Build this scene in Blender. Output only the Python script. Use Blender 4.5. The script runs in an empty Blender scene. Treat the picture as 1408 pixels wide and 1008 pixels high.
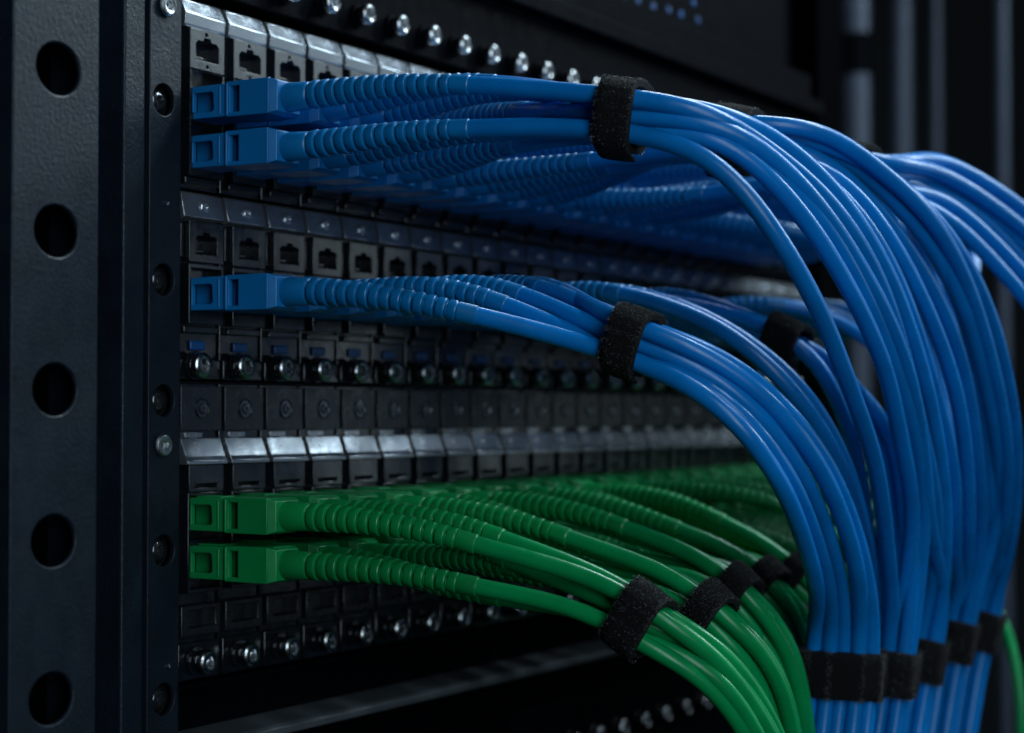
import bpy, bmesh, math, random
import numpy as np
from mathutils import Vector, Matrix
random.seed(11)
R = random.Random(5)
S = bpy.context.scene
C = S.collection
MM = 0.001
PI = math.pi
PITCH = 12.7 * MM
NC = 24

# ------------------------------------------------------------------ camera maths (1408 x 1008 photograph)
FPX = 2600.0
TH = math.radians(59.43)
PT = math.atan(66.0 / FPX)
CAM = Vector((-0.2742, -0.2300, 0.0))
D0 = Vector((math.sin(TH), math.cos(TH), 0))
RT = Vector((math.cos(TH), -math.sin(TH), 0))
DV = D0 * math.cos(PT) + Vector((0, 0, 1)) * math.sin(PT)
UP = RT.cross(DV)


def ray(px, py):
    return DV + RT * ((px - 704.0) / FPX) - UP * ((py - 504.0) / FPX)


def at(px, py, Z):
    return CAM + ray(px, py) * Z


def onw(px, py, w=0.0):
    """point on the plane w metres in front of the panel face"""
    r = ray(px, py)
    return CAM + r * ((-w - CAM.y) / r.y)


def zp(y, w=0.0, px=276):
    return onw(px, y, w).z


# ------------------------------------------------------------------ materials
def mat(name, base, rough=0.5, metal=0.0, coat=0.0, spec=0.5, noise=None, bump=None, rvar=0.0, sheen=0.0, cvar=0.0, speck=0.0):
    m = bpy.data.materials.new(name)
    m.use_nodes = True
    nt = m.node_tree
    b = nt.nodes['Principled BSDF']
    b.inputs['Base Color'].default_value = (*base, 1)
    b.inputs['Roughness'].default_value = rough
    b.inputs['Metallic'].default_value = metal
    b.inputs['Coat Weight'].default_value = coat
    b.inputs['Coat Roughness'].default_value = 0.15
    b.inputs['Specular IOR Level'].default_value = spec
    if sheen:
        b.inputs['Sheen Weight'].default_value = sheen
        b.inputs['Sheen Roughness'].default_value = 0.5
    tc = nt.nodes.new('ShaderNodeTexCoord')
    if bump:
        scale, strength, dist = bump
        n = nt.nodes.new('ShaderNodeTexNoise')
        n.inputs['Scale'].default_value = scale
        n.inputs['Detail'].default_value = 4
        n.inputs['Roughness'].default_value = 0.6
        nt.links.new(tc.outputs['Object'], n.inputs['Vector'])
        bp = nt.nodes.new('ShaderNodeBump')
        bp.inputs['Strength'].default_value = strength
        bp.inputs['Distance'].default_value = dist
        nt.links.new(n.outputs['Fac'], bp.inputs['Height'])
        nt.links.new(bp.outputs['Normal'], b.inputs['Normal'])
    if rvar:
        n2 = nt.nodes.new('ShaderNodeTexNoise')
        n2.inputs['Scale'].default_value = 260
        n2.inputs['Detail'].default_value = 6
        n2.inputs['Roughness'].default_value = 0.7
        nt.links.new(tc.outputs['Object'], n2.inputs['Vector'])
        mr = nt.nodes.new('ShaderNodeMapRange')
        mr.inputs['From Min'].default_value = 0.3
        mr.inputs['From Max'].default_value = 0.7
        mr.inputs['To Min'].default_value = max(0.02, rough - rvar)
        mr.inputs['To Max'].default_value = rough + rvar
        nt.links.new(n2.outputs['Fac'], mr.inputs['Value'])
        nt.links.new(mr.outputs['Result'], b.inputs['Roughness'])
    if cvar or speck:
        n3 = nt.nodes.new('ShaderNodeTexNoise')
        n3.inputs['Scale'].default_value = 120
        n3.inputs['Detail'].default_value = 5
        nt.links.new(tc.outputs['Object'], n3.inputs['Vector'])
        hs = nt.nodes.new('ShaderNodeHueSaturation')
        hs.inputs['Color'].default_value = (*base, 1)
        mr = nt.nodes.new('ShaderNodeMapRange')
        mr.inputs['From Min'].default_value = 0.3
        mr.inputs['From Max'].default_value = 0.7
        mr.inputs['To Min'].default_value = 1 - cvar
        mr.inputs['To Max'].default_value = 1 + cvar
        nt.links.new(n3.outputs['Fac'], mr.inputs['Value'])
        # a little difference from one object to the next
        oi = nt.nodes.new('ShaderNodeObjectInfo')
        mr2 = nt.nodes.new('ShaderNodeMapRange')
        mr2.inputs['To Min'].default_value = 1 - cvar
        mr2.inputs['To Max'].default_value = 1 + cvar
        nt.links.new(oi.outputs['Random'], mr2.inputs['Value'])
        mu = nt.nodes.new('ShaderNodeMath')
        mu.operation = 'MULTIPLY'
        nt.links.new(mr.outputs['Result'], mu.inputs[0])
        nt.links.new(mr2.outputs['Result'], mu.inputs[1])
        nt.links.new(mu.outputs[0], hs.inputs['Value'])
        out = hs.outputs['Color']
        if speck:      # dust specks
            vo = nt.nodes.new('ShaderNodeTexNoise')
            vo.inputs['Scale'].default_value = 2600
            vo.inputs['Detail'].default_value = 2
            nt.links.new(tc.outputs['Object'], vo.inputs['Vector'])
            cr = nt.nodes.new('ShaderNodeMapRange')
            cr.inputs['From Min'].default_value = 0.68
            cr.inputs['From Max'].default_value = 0.76
            cr.inputs['To Max'].default_value = speck
            nt.links.new(vo.outputs['Fac'], cr.inputs['Value'])
            mx = nt.nodes.new('ShaderNodeMix')
            mx.data_type = 'RGBA'
            mx.inputs['B'].default_value = (0.35, 0.37, 0.38, 1)
            nt.links.new(out, mx.inputs['A'])
            nt.links.new(cr.outputs['Result'], mx.inputs['Factor'])
            out = mx.outputs['Result']
        nt.links.new(out, b.inputs['Base Color'])
    return m


BLUE = (0.001, 0.172, 0.540)
GREEN = (0.001, 0.275, 0.075)
M = dict(
    blue_cable=mat('blue_cable_jacket', BLUE, 0.31, coat=0.04, spec=0.36, bump=(700, 0.08, 0.0002), rvar=0.09, cvar=0.11, speck=0.03),
    blue_plug=mat('blue_plug_plastic', (0.002, 0.160, 0.45), 0.36, bump=(2500, 0.10, 0.0001), rvar=0.08, cvar=0.10, speck=0.10),
    blue_boot=mat('blue_boot_rubber', (0.002, 0.160, 0.43), 0.34, bump=(2500, 0.12, 0.0001), rvar=0.08, cvar=0.10, speck=0.10),
    green_cable=mat('green_cable_jacket', GREEN, 0.31, coat=0.04, spec=0.36, bump=(700, 0.08, 0.0002), rvar=0.09, cvar=0.11, speck=0.03),
    green_plug=mat('green_plug_plastic', (0.002, 0.245, 0.060), 0.36, bump=(2500, 0.10, 0.0001), rvar=0.08, cvar=0.10, speck=0.10),
    green_boot=mat('green_boot_rubber', (0.002, 0.235, 0.056), 0.34, bump=(2500, 0.12, 0.0001), rvar=0.08, cvar=0.10, speck=0.10),
    gloss=mat('glossy_black_plastic', (0.005, 0.007, 0.010), 0.16, spec=0.8, bump=(900, 0.10, 0.0002), rvar=0.10, cvar=0.2, speck=0.12),
    satin=mat('satin_black_plastic', (0.007, 0.009, 0.013), 0.30, spec=0.7, bump=(1800, 0.10, 0.0002), rvar=0.12, cvar=0.2, speck=0.16),
    tab=mat('polished_dark_tab', (0.38, 0.41, 0.45), 0.22, metal=0.85, bump=(500, 0.05, 0.0002), rvar=0.10, cvar=0.2),
    steel=mat('powder_coated_steel', (0.0078, 0.0140, 0.0235), 0.46, spec=0.3, bump=(1300, 0.35, 0.0004), rvar=0.12, cvar=0.2, speck=0.05),
    ledge=mat('lit_ledge_steel', (0.06, 0.07, 0.08), 0.45, bump=(1300, 0.3, 0.0003), rvar=0.1, cvar=0.1),  # lit look of the ledge put into the colour, lighter than the chassis
    bright_screw=mat('bright_zinc_screw', (0.62, 0.64, 0.66), 0.34, metal=1.0, bump=(1500, 0.15, 0.0002), rvar=0.1),
    dark_steel=mat('black_painted_steel', (0.0015, 0.0021, 0.0034), 0.55, spec=0.02, bump=(1100, 0.25, 0.0003), rvar=0.10, cvar=0.15),
    void=mat('matt_black_cavity', (0.0008, 0.0009, 0.0014), 0.9, spec=0.01),
    screw=mat('zinc_screw', (0.46, 0.48, 0.50), 0.24, metal=1.0, bump=(1500, 0.10, 0.0002), rvar=0.10, cvar=0.15),
    black_screw=mat('blackened_screw', (0.13, 0.135, 0.15), 0.2, metal=0.9, rvar=0.06),
    blue_marks=mat('blue_reflection_and_insert', (0.002, 0.060, 0.22), 0.35, cvar=0.25),  # on the middle panel this blue is a reflection put into colour
    strap=mat('black_hook_and_loop', (0.004, 0.004, 0.0045), 0.9, spec=0.2, sheen=0.03, bump=(2600, 1.0, 0.0010)),
    fuzz=mat('black_loop_fibre', (0.048, 0.048, 0.052), 0.45, spec=0.4),
    grey_post=mat('grey_background_post', (0.05, 0.062, 0.092), 0.42, metal=0.3, bump=(60, 0.1, 0.001), cvar=0.15),
    backwall=mat('dark_room_wall', (0.004, 0.006, 0.009), 0.7, cvar=0.2),
)


# ------------------------------------------------------------------ mesh helpers
def finish(name, bm, m, parent=None, bevel=0.0, seg=2, smooth=None, loc=None):
    """link bm as one mesh object; smooth = angle in degrees under which shading is smooth"""
    if bevel:
        bm.normal_update()
        es = [e for e in bm.edges if len(e.link_faces) == 2 and e.calc_face_angle(0) > math.radians(28)]
        res = bmesh.ops.bevel(bm, geom=es, offset=bevel, segments=seg, affect='EDGES', clamp_overlap=True, profile=0.6)
        for f in bm.faces:
            f.smooth = False
        for f in res['faces']:
            f.smooth = True
    elif smooth:
        bm.normal_update()
        lim = math.radians(smooth)
        for f in bm.faces:
            f.smooth = True
        for e in bm.edges:
            e.smooth = not (len(e.link_faces) == 2 and e.calc_face_angle(0) > lim)
    me = bpy.data.meshes.new(name)
    bm.to_mesh(me)
    bm.free()
    me.materials.append(m) if not isinstance(m, (list, tuple)) else [me.materials.append(x) for x in m]
    o = bpy.data.objects.new(name, me)
    C.objects.link(o)
    if parent:
        o.parent = parent
    if loc:
        o.location = loc
    return o


def empty(name, loc=(0, 0, 0)):
    o = bpy.data.objects.new(name, None)
    o.empty_display_size = 0.005
    C.objects.link(o)
    o.location = loc
    return o


def tag(o, label=None, cat=None, group=None, kind=None):
    if label:
        o['label'] = label
    if cat:
        o['category'] = cat
    if group:
        o['group'] = group
    if kind:
        o['kind'] = kind
    return o


def box(bm, u0, u1, w0, w1, z0, z1):
    """box in panel coordinates: u right, w out of the panel, z up"""
    vs = [bm.verts.new((u, -w, z)) for u in (u0, u1) for w in (w0, w1) for z in (z0, z1)]
    for f in ((0, 1, 3, 2), (4, 6, 7, 5), (0, 4, 5, 1), (2, 3, 7, 6), (0, 2, 6, 4), (1, 5, 7, 3)):
        bm.faces.new([vs[i] for i in f])
    return vs


def prism(bm, prof, u0, u1):
    """profile of (w, z) extruded along u"""
    a = [bm.verts.new((u0, -w, z)) for w, z in prof]
    b = [bm.verts.new((u1, -w, z)) for w, z in prof]
    n = len(prof)
    bm.faces.new(a[::-1])
    bm.faces.new(b)
    for i in range(n):
        j = (i + 1) % n
        bm.faces.new((a[i], a[j], b[j], b[i]))


def plate(bm, outer, holes, f3, depth, inner_depth=None):
    """polygon with holes; f3(x, y, d) maps plate coordinates and depth behind the face to space"""
    def loop(pts):
        vs = [bm.verts.new(f3(x, y, 0)) for x, y in pts]
        es = [bm.edges.new((vs[i], vs[(i + 1) % len(vs)])) for i in range(len(vs))]
        return vs, es
    loops = [loop(outer)] + [loop(h) for h in holes]
    es = [e for l in loops for e in l[1]]
    bmesh.ops.triangle_fill(bm, use_beauty=True, use_dissolve=False, edges=es)
    for li, (vs, _) in enumerate(loops):
        d = depth if li == 0 or inner_depth is None else inner_depth
        pts = outer if li == 0 else holes[li - 1]
        back = [bm.verts.new(f3(x, y, d)) for x, y in pts]
        n = len(vs)
        for i in range(n):
            j = (i + 1) % n
            bm.faces.new((vs[i], vs[j], back[j], back[i]))
        if li > 0:
            bm.faces.new(back)          # floor of the hole
    bmesh.ops.recalc_face_normals(bm, faces=bm.faces)


def rect(x0, x1, y0, y1):
    return [(x0, y0), (x1, y0), (x1, y1), (x0, y1)]


def circ(cx, cy, rx, ry=None, n=28):
    ry = ry or rx
    return [(cx + rx * math.cos(2 * PI * i / n), cy + ry * math.sin(2 * PI * i / n)) for i in range(n)]


def lathe(bm, prof, c, n=24, sq=None):
    """profile of (radius, w) turned about the outward axis through c = (u, z); closed at both ends when radius 0"""
    rings = []
    for k, (r, w) in enumerate(prof):
        if r < 1e-7:
            rings.append([bm.verts.new((c[0], -w, c[1]))])
        else:
            nn = sq if False else n
            rings.append([bm.verts.new((c[0] + r * math.cos(2 * PI * i / nn), -w, c[1] + r * math.sin(2 * PI * i / nn))) for i in range(nn)])
    for a, b in zip(rings[:-1], rings[1:]):
        for i in range(n):
            j = (i + 1) % n
            if len(a) == 1 and len(b) == 1:
                continue
            if len(a) == 1:
                bm.faces.new((a[0], b[i], b[j]))
            elif len(b) == 1:
                bm.faces.new((a[i], b[0], a[j]))
            else:
                bm.faces.new((a[i], b[i], b[j], a[j]))


def screw_bm(bm, c, r, w0, w1, hexr=0.45, shaft=True, collar=False):
    """pan-head socket screw standing from w0 to w1 with a hexagonal socket and a washer"""
    h = min(1.9 * MM, (w1 - w0) * 0.6)
    if shaft:
        n0 = set(bm.faces)
        lathe(bm, [(r * 1.02, w0), (r * 1.12, w0 + 0.3 * MM), (r * 1.12, w0 + 0.8 * MM), (r * 0.80, w0 + 0.9 * MM), (r * 0.80, w1 - h)], c)
        for f in bm.faces:
            if f not in n0:
                f.material_index = 1
    lathe(bm, [(r * 0.80, w1 - h), (r * 0.97, w1 - h + 0.05 * MM), (r, w1 - h * 0.75), (r * 0.98, w1 - 0.45 * MM), (r * 0.86, w1 - 0.12 * MM),
               (r * 0.70, w1), (r * 0.60, w1 - 0.08 * MM), (r * hexr * 1.2, w1 - 0.12 * MM)], c)
    # socket: hexagonal well
    n = 24
    rr = []
    for i in range(n):
        a = 2 * PI * i / n
        s = (a % (PI / 3)) - PI / 6
        rr.append(r * hexr * math.cos(PI / 6) / math.cos(s) * 1.05)
    top = [bm.verts.new((c[0] + r * hexr * 1.2 * math.cos(2 * PI * i / n), -(w1 - 0.12 * MM), c[1] + r * hexr * 1.2 * math.sin(2 * PI * i / n))) for i in range(n)]
    rim = [bm.verts.new((c[0] + rr[i] * math.cos(2 * PI * i / n), -(w1 - 0.16 * MM), c[1] + rr[i] * math.sin(2 * PI * i / n))) for i in range(n)]
    low = [bm.verts.new((c[0] + rr[i] * 0.95 * math.cos(2 * PI * i / n), -(w1 - 1.0 * MM), c[1] + rr[i] * 0.95 * math.sin(2 * PI * i / n))) for i in range(n)]
    for i in range(n):
        j = (i + 1) % n
        bm.faces.new((top[i], rim[i], rim[j], top[j]))
        bm.faces.new((rim[i], low[i], low[j], rim[j]))
    cc = bm.verts.new((c[0], -(w1 - 1.25 * MM), c[1]))
    for i in range(n):
        bm.faces.new((low[i], cc, low[(i + 1) % n]))


def dup(o, parent, loc=None):
    c = o.copy()
    C.objects.link(c)
    if parent:
        c.parent = parent
    if loc is not None:
        c.location = loc
    return c


ORD = ['first', 'second', 'third', 'fourth', 'fifth', 'sixth', 'seventh', 'eighth', 'ninth', 'tenth', 'eleventh', 'twelfth', 'thirteenth',
       'fourteenth', 'fifteenth', 'sixteenth', 'seventeenth', 'eighteenth', 'nineteenth', 'twentieth', 'twenty-first', 'twenty-second',
       'twenty-third', 'twenty-fourth']

# ------------------------------------------------------------------ the three patch panels
X0 = -6.9 * MM
X1 = NC * PITCH + 2 * MM
HB = 5.85 * MM       # half width of a module's back body
HF = 4.95 * MM       # half width of the raised port face


def zrange(y0, y1, w=0.0):
    return zp(y1, w), zp(y0, w)


def fface(w):
    return lambda x, y, d: (x, -(w - d), y)


def panel_root(name, y0, y1, label):
    root = empty(name, (0, 0, 0))
    tag(root, label, 'patch panel', 'patch panels stacked in the rack')
    bm = bmesh.new()
    za, zb = zrange(y0, y1)
    box(bm, X0, X1, -7 * MM, -5 * MM, za, zb)
    finish('back_plate', bm, M['void'], root, bevel=0.3 * MM)
    return root


def rj_hole(cx, cy, hw, hh):
    """jack opening with a stepped latch notch on top"""
    return [(cx - hw, cy - hh), (cx + hw, cy - hh), (cx + hw, cy + hh * 0.62), (cx + hw * 0.78, cy + hh * 0.95),
            (cx + hw * 0.34, cy + hh * 0.95), (cx + hw * 0.26, cy + hh * 1.32), (cx - hw * 0.26, cy + hh * 1.32), (cx - hw * 0.34, cy + hh * 0.95),
            (cx - hw * 0.78, cy + hh * 0.95), (cx - hw, cy + hh * 0.62)]


def protos(kind):
    """returns the module mesh object and its sub-part objects for column 0"""
    subs = []
    bm = bmesh.new()
    fm = bmesh.new()
    WF = 1.9 * MM
    if kind == 'top':
        za, zb = zrange(4, 262)
        box(bm, -HB, HB, -5 * MM, -0.6 * MM, za, zb)
        box(bm, -HF, HF, -0.6 * MM, 0.9 * MM, zp(256), zp(246))
        body = finish('port_module', bm, M['gloss'], None, bevel=0.25 * MM)
        t = bmesh.new()
        prism(t, [(-0.6 * MM, zp(5)), (-0.1 * MM, zp(4)), (0.3 * MM, zp(6)), (1.35 * MM, zp(22.5)), (1.6 * MM, zp(25.5)), (1.4 * MM, zp(41)), (1.1 * MM, zp(44)), (-0.6 * MM, zp(44))], -HB, HB - 0.2 * MM)
        subs.append(finish('tab_cover', t, M['tab'], body, bevel=0.18 * MM))
        z0, z1 = zrange(41, 96, WF)
        cz = (z0 + z1) / 2
        plate(fm, rect(-HF, HF, z0, z1), [rj_hole(0, cz - 0.1 * MM, 3.3 * MM, 1.85 * MM), circ(0, z0 + 0.75 * MM, 0.35 * MM, n=10), circ(-0.3 * MM, z1 - 0.75 * MM, 0.4 * MM, n=10)],
              fface(WF), 2.5 * MM, 5 * MM)
        box(fm, -2.6 * MM, 2.2 * MM, -2.0 * MM, 0.3 * MM, cz - 1.4 * MM, cz - 0.9 * MM)
        subs.append(finish('jack_face', fm, M['satin'], body, bevel=0.14 * MM))
        s = bmesh.new()
        z0, z1 = zrange(98, 243, WF)
        plate(s, rect(-HF, HF, z0, z1), [rect(-4.35 * MM, 4.35 * MM, zp(158) - 0.3 * MM, zp(105) + 0.4 * MM), rect(-4.35 * MM, 4.35 * MM, zp(227) - 0.3 * MM, zp(172) + 0.4 * MM)], fface(WF), 2.5 * MM, 4 * MM)
        subs.append(finish('socket_face', s, M['gloss'], body, bevel=0.16 * MM))
    if kind == 'mid':
        za, zb = zrange(268, 522)
        box(bm, -HB, HB, -5 * MM, -0.6 * MM, za, zb)
        box(bm, -HF, HF, -0.6 * MM, 0.7 * MM, zp(459), zp(449))
        box(bm, -HB, HB, -0.6 * MM, 0.4 * MM, zp(522), zp(494))
        body = finish('port_module', bm, M['gloss'], None, bevel=0.25 * MM)
        t = bmesh.new()
        prism(t, [(-0.6 * MM, zp(267)), (0.3 * MM, zp(267)), (0.6 * MM, zp(270)), (1.5 * MM, zp(301)), (0.9 * MM, zp(304)), (-0.6 * MM, zp(304))], -HB, HB - 0.2 * MM)
        lathe(t, [(1.25 * MM, 0.4 * MM), (1.25 * MM, 1.25 * MM), (1.0 * MM, 1.5 * MM), (0.55 * MM, 1.6 * MM), (0.35 * MM, 1.3 * MM), (0, 1.25 * MM)], (0.2 * MM, zp(286)), 16)
        subs.append(finish('tab_cover', t, M['tab'], body, bevel=0.12 * MM))
        z0, z1 = zrange(305, 361, WF)
        cz = (z0 + z1) / 2
        plate(fm, rect(-HF, HF, z0, z1), [rj_hole(0, cz - 0.5 * MM, 3.1 * MM, 1.75 * MM)], fface(WF), 2.5 * MM, 5 * MM)
        box(fm, -2.4 * MM, 2.4 * MM, -2.0 * MM, 0.2 * MM, cz - 1.8 * MM, cz - 1.2 * MM)
        box(fm, -HF - 1.1 * MM, -HF - 0.25 * MM, -0.6 * MM, 0.8 * MM, z0 + 0.8 * MM, z1 - 0.4 * MM)
        subs.append(finish('jack_face', fm, M['gloss'], body, bevel=0.14 * MM))
        s = bmesh.new()
        z0, z1 = zrange(363, 446, WF)
        plate(s, rect(-HF, HF, z0, z1), [rect(-4.35 * MM, 4.35 * MM, zp(427) - 0.3 * MM, zp(374) + 0.4 * MM)], fface(WF), 2.5 * MM, 4 * MM)
        subs.append(finish('socket_face', s, M['gloss'], body, bevel=0.16 * MM))
        i = bmesh.new()
        box(i, -2.2 * MM, 2.0 * MM, -0.6 * MM, 0.0 * MM, zp(482), zp(469))
        subs.append(finish('blue_mark', i, M['blue_marks'], body, bevel=0.3 * MM))  # reflection of blue cables in the gloss, built as a solid blue block
        c = bmesh.new()
        screw_bm(c, (-2.2 * MM, zp(503)), 2.4 * MM, 0.4 * MM, 3.6 * MM, hexr=0.55)
        subs.append(finish('screw', c, [M['screw'], M['gloss']], body, smooth=32))
    if kind == 'low':
        za, zb = zrange(527, 932)
        box(bm, -HB, HB, -5 * MM, -0.6 * MM, za, zb)
        box(bm, -HB, HB, -0.6 * MM, 0.5 * MM, zp(932), zp(881))
        body = finish('port_module', bm, M['gloss'], None, bevel=0.25 * MM)
        q = bmesh.new()
        box(q, -HB - 0.05 * MM, HB - 0.1 * MM, -0.6 * MM, 0.9 * MM, zp(592), zp(531))
        subs.append(finish('blank_cover', q, M['satin'], body, bevel=0.16 * MM))
        q = bmesh.new()
        lathe(q, [(1.95 * MM, 0.8 * MM), (1.95 * MM, 1.15 * MM), (1.75 * MM, 1.2 * MM), (1.6 * MM, 1.0 * MM), (1.1 * MM, 1.0 * MM), (0.95 * MM, 1.25 * MM), (0.5 * MM, 1.3 * MM), (0.35 * MM, 1.05 * MM), (0, 1.0 * MM)], (0.1 * MM, zp(562)), 20)
        subs.append(finish('cover_screw', q, M['black_screw'], body, smooth=35))
        t = bmesh.new()
        prism(t, [(-0.6 * MM, zp(603)), (0.5 * MM, zp(602)), (0.7 * MM, zp(603)), (1.9 * MM, zp(627)), (2.5 * MM, zp(633)), (2.5 * MM, zp(638)), (-0.6 * MM, zp(638))], -HB + 0.1 * MM, HB - 0.2 * MM)
        subs.append(finish('tab_cover', t, M['tab'], body, bevel=0.16 * MM))
        g = bmesh.new()
        box(g, -3.6 * MM, 1.4 * MM, -0.6 * MM, -0.1 * MM, zp(602), zp(594))
        subs.append(finish('glint_strip', g, M['screw'], body, bevel=0.1 * MM))  # added metal strip that stands in for glints in the gap
        z0, z1 = zrange(639, 676, 2.1 * MM)
        plate(fm, rect(-HF, HF, z0, z1), [rect(-3.4 * MM, 3.2 * MM, z0 + 0.7 * MM, z0 + 1.45 * MM)], fface(2.1 * MM), 2.7 * MM, 4 * MM)
        subs.append(finish('latch_face', fm, M['gloss'], body, bevel=0.14 * MM))
        s = bmesh.new()
        z0, z1 = zrange(677, 815, WF)
        plate(s, rect(-HF, HF, z0, z1), [rect(-4.35 * MM, 4.35 * MM, zp(738) - 0.3 * MM, zp(684) + 0.5 * MM), rect(-4.35 * MM, 4.35 * MM, zp(805) - 0.3 * MM, zp(751) + 0.4 * MM)], fface(WF), 2.5 * MM, 4 * MM)
        subs.append(finish('socket_face', s, M['gloss'], body, bevel=0.16 * MM))
        j = bmesh.new()
        z0, z1 = zrange(831, 873, 1.2 * MM)
        plate(j, rect(-HB, HB - 0.6 * MM, z0, z1), [rect(-3.9 * MM, 3.9 * MM, z0 + 1.5 * MM, z1 - 1.0 * MM)], fface(1.2 * MM), 1.8 * MM, 5 * MM)
        subs.append(finish('jack_face', j, M['satin'], body, bevel=0.2 * MM))
        c = bmesh.new()
        screw_bm(c, (-1.6 * MM, zp(906)), 2.3 * MM, 0.5 * MM, 4.6 * MM)
        subs.append(finish('screw', c, [M['screw'], M['gloss']], body, smooth=32))
    return body, subs


def fill_panel(root, kind):
    body, subs = protos(kind)
    body.parent = root
    for k in range(1, NC):
        b = dup(body, root, (k * PITCH, 0, 0))
        for s in subs:
            x = dup(s, b)
            if s.name.startswith('screw'):      # turned a little, as screws are
                pass


p1 = panel_root('port_rack_unit', 2, 264, 'black patch panel with polished sloping tabs above two rows of blue plugs')
fill_panel(p1, 'top')
p2 = panel_root('port_rack_unit', 266, 524, 'black patch panel with one row of blue plugs and a row of socket screws below')
fill_panel(p2, 'mid')
p3 = panel_root('port_rack_unit', 526, 936, 'black patch panel with square blank covers above two rows of green plugs')
fill_panel(p3, 'low')
bm = bmesh.new()
box(bm, X0, X1, -5 * MM, 1.6 * MM, zp(944), zp(936))
finish('bottom_lip', bm, M['dark_steel'], p3, bevel=0.3 * MM)

# panel above: only its lower face and its screw row come into view
up = empty('port_rack_unit', (0, 0, 0))
tag(up, 'black patch panel above the others, only its lower row of standing screws in view', 'patch panel', 'patch panels stacked in the rack')
bm = bmesh.new()
box(bm, X0, X1, -6 * MM, 0.8 * MM, zp(-10), zp(-140))
box(bm, X0, X1, -6 * MM, 5.0 * MM, zp(-142), zp(-175))
finish('face_plate', bm, M['dark_steel'], up, bevel=0.4 * MM)
bm = bmesh.new()
screw_bm(bm, (-1.2 * MM, zp(-43)), 2.2 * MM, 0.8 * MM, 4.6 * MM)
sc0 = finish('screw', bm, [M['screw'], M['dark_steel']], up, smooth=32)
for k in range(1, NC):
    dup(sc0, up, (k * PITCH, 0, 0))
bm = bmesh.new()
box(bm, X0, X1, -6 * MM, 0.6 * MM, zp(-240), zp(-176))
box(bm, X0, X1, -30 * MM, -6 * MM, zp(-500), zp(-238))
finish('upper_plate', bm, M['dark_steel'], up, bevel=0.4 * MM)

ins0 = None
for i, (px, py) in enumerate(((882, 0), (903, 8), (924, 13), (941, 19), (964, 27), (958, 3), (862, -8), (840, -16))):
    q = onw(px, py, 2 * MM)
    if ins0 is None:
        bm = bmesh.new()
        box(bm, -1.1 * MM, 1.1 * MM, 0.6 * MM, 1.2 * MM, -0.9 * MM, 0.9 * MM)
        ins0 = finish('blue_mark', bm, M['blue_marks'], up, bevel=0.4 * MM, loc=(q.x, 0, q.z))
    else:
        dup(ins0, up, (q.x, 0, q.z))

# chassis below
ch = empty('rack_chassis', (0, 0, 0))
tag(ch, 'black blank rack chassis below the green plugs with a lit grey ledge along it', 'rack unit')
bm = bmesh.new()
box(bm, X0, X1, -5 * MM, -1.0 * MM, zp(1300), zp(945))
finish('face_plate', bm, M['dark_steel'], ch, bevel=0.4 * MM)
bm = bmesh.new()
prism(bm, [(-1 * MM, zp(1000)), (7 * MM, zp(1006)), (8 * MM, zp(1010)), (8 * MM, zp(1021)), (-1 * MM, zp(1022))], X0 + 2 * MM, X1)
finish('ledge', bm, M['ledge'], ch, bevel=0.3 * MM)
bm = bmesh.new()
box(bm, X0, X1, -1 * MM, 1.4 * MM, zp(1320), zp(1092))
finish('lower_plate', bm, M['dark_steel'], ch, bevel=0.5 * MM)
bm = bmesh.new()
screw_bm(bm, (0, zp(1170)), 2.3 * MM, 1.4 * MM, 5.0 * MM)
sc1 = finish('screw', bm, [M['screw'], M['gloss']], ch, smooth=32)
for k in range(8, NC):
    dup(sc1, ch, (k * PITCH, 0, 0))
sc1.location = (7 * PITCH, 0, 0)

# ------------------------------------------------------------------ rack rails at the left
ear = empty('mounting_flange', (onw(218, 570).x, 0, 0))
tag(ear, 'textured grey steel mounting flange with recessed screws left of the ports', 'rack flange')
ZT, ZB = 0.16, -0.14
ex = ear.location.x
ea, eb = onw(197, 570).x - ex, onw(240.5, 570).x - ex
holes = []
for py in (138, 385, 551, 757, 961):
    holes.append(circ(onw(218.5, py).x - ex, zp(py, 0, 218), 2.9 * MM, n=32))
bm = bmesh.new()
plate(bm, rect(ea, eb, ZB, ZT), holes, lambda x, y, d: (x, d - 0.0012, y), 2 * MM, 0.9 * MM)
for f in list(bm.faces):
    if len(f.verts) == 32:
        bm.faces.remove(f)
fp = finish('flange_plate', bm, M['steel'], ear, bevel=0.22 * MM)
for h, py in zip(holes, (138, 385, 551, 757, 961)):
    bm = bmesh.new()
    cx = sum(p[0] for p in h) / len(h)
    cz = sum(p[1] for p in h) / len(h)
    lathe(bm, [(3.3 * MM, -1.0 * MM), (3.2 * MM, -3.0 * MM), (2.5 * MM, -3.0 * MM), (2.45 * MM, -1.5 * MM), (2.1 * MM, -0.4 * MM), (1.5 * MM, 0.2 * MM), (1.0 * MM, 0.35 * MM), (0.8 * MM, -0.4 * MM), (0, -0.5 * MM)], (cx, cz), 28)
    finish('recessed_screw', bm, M['black_screw'], ear, smooth=40)
for py in (8, 612):
    bm = bmesh.new()
    screw_bm(bm, (onw(221 if py == 8 else 215, py).x - ex, zp(py, 0, 218)), 2.15 * MM, 1.0 * MM, 2.3 * MM, shaft=False)
    finish('flush_screw', bm, M['bright_screw'], ear, smooth=32)
for py, px in ((279, 222), (916, 224)):
    bm = bmesh.new()
    lathe(bm, [(0.55 * MM, 1.1 * MM), (0.5 * MM, 1.45 * MM), (0.25 * MM, 1.5 * MM), (0, 1.3 * MM)], (onw(px, py).x - ex, zp(py, 0, px)), 12)
    finish('rivet', bm, M['screw'], ear, smooth=40)

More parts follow.
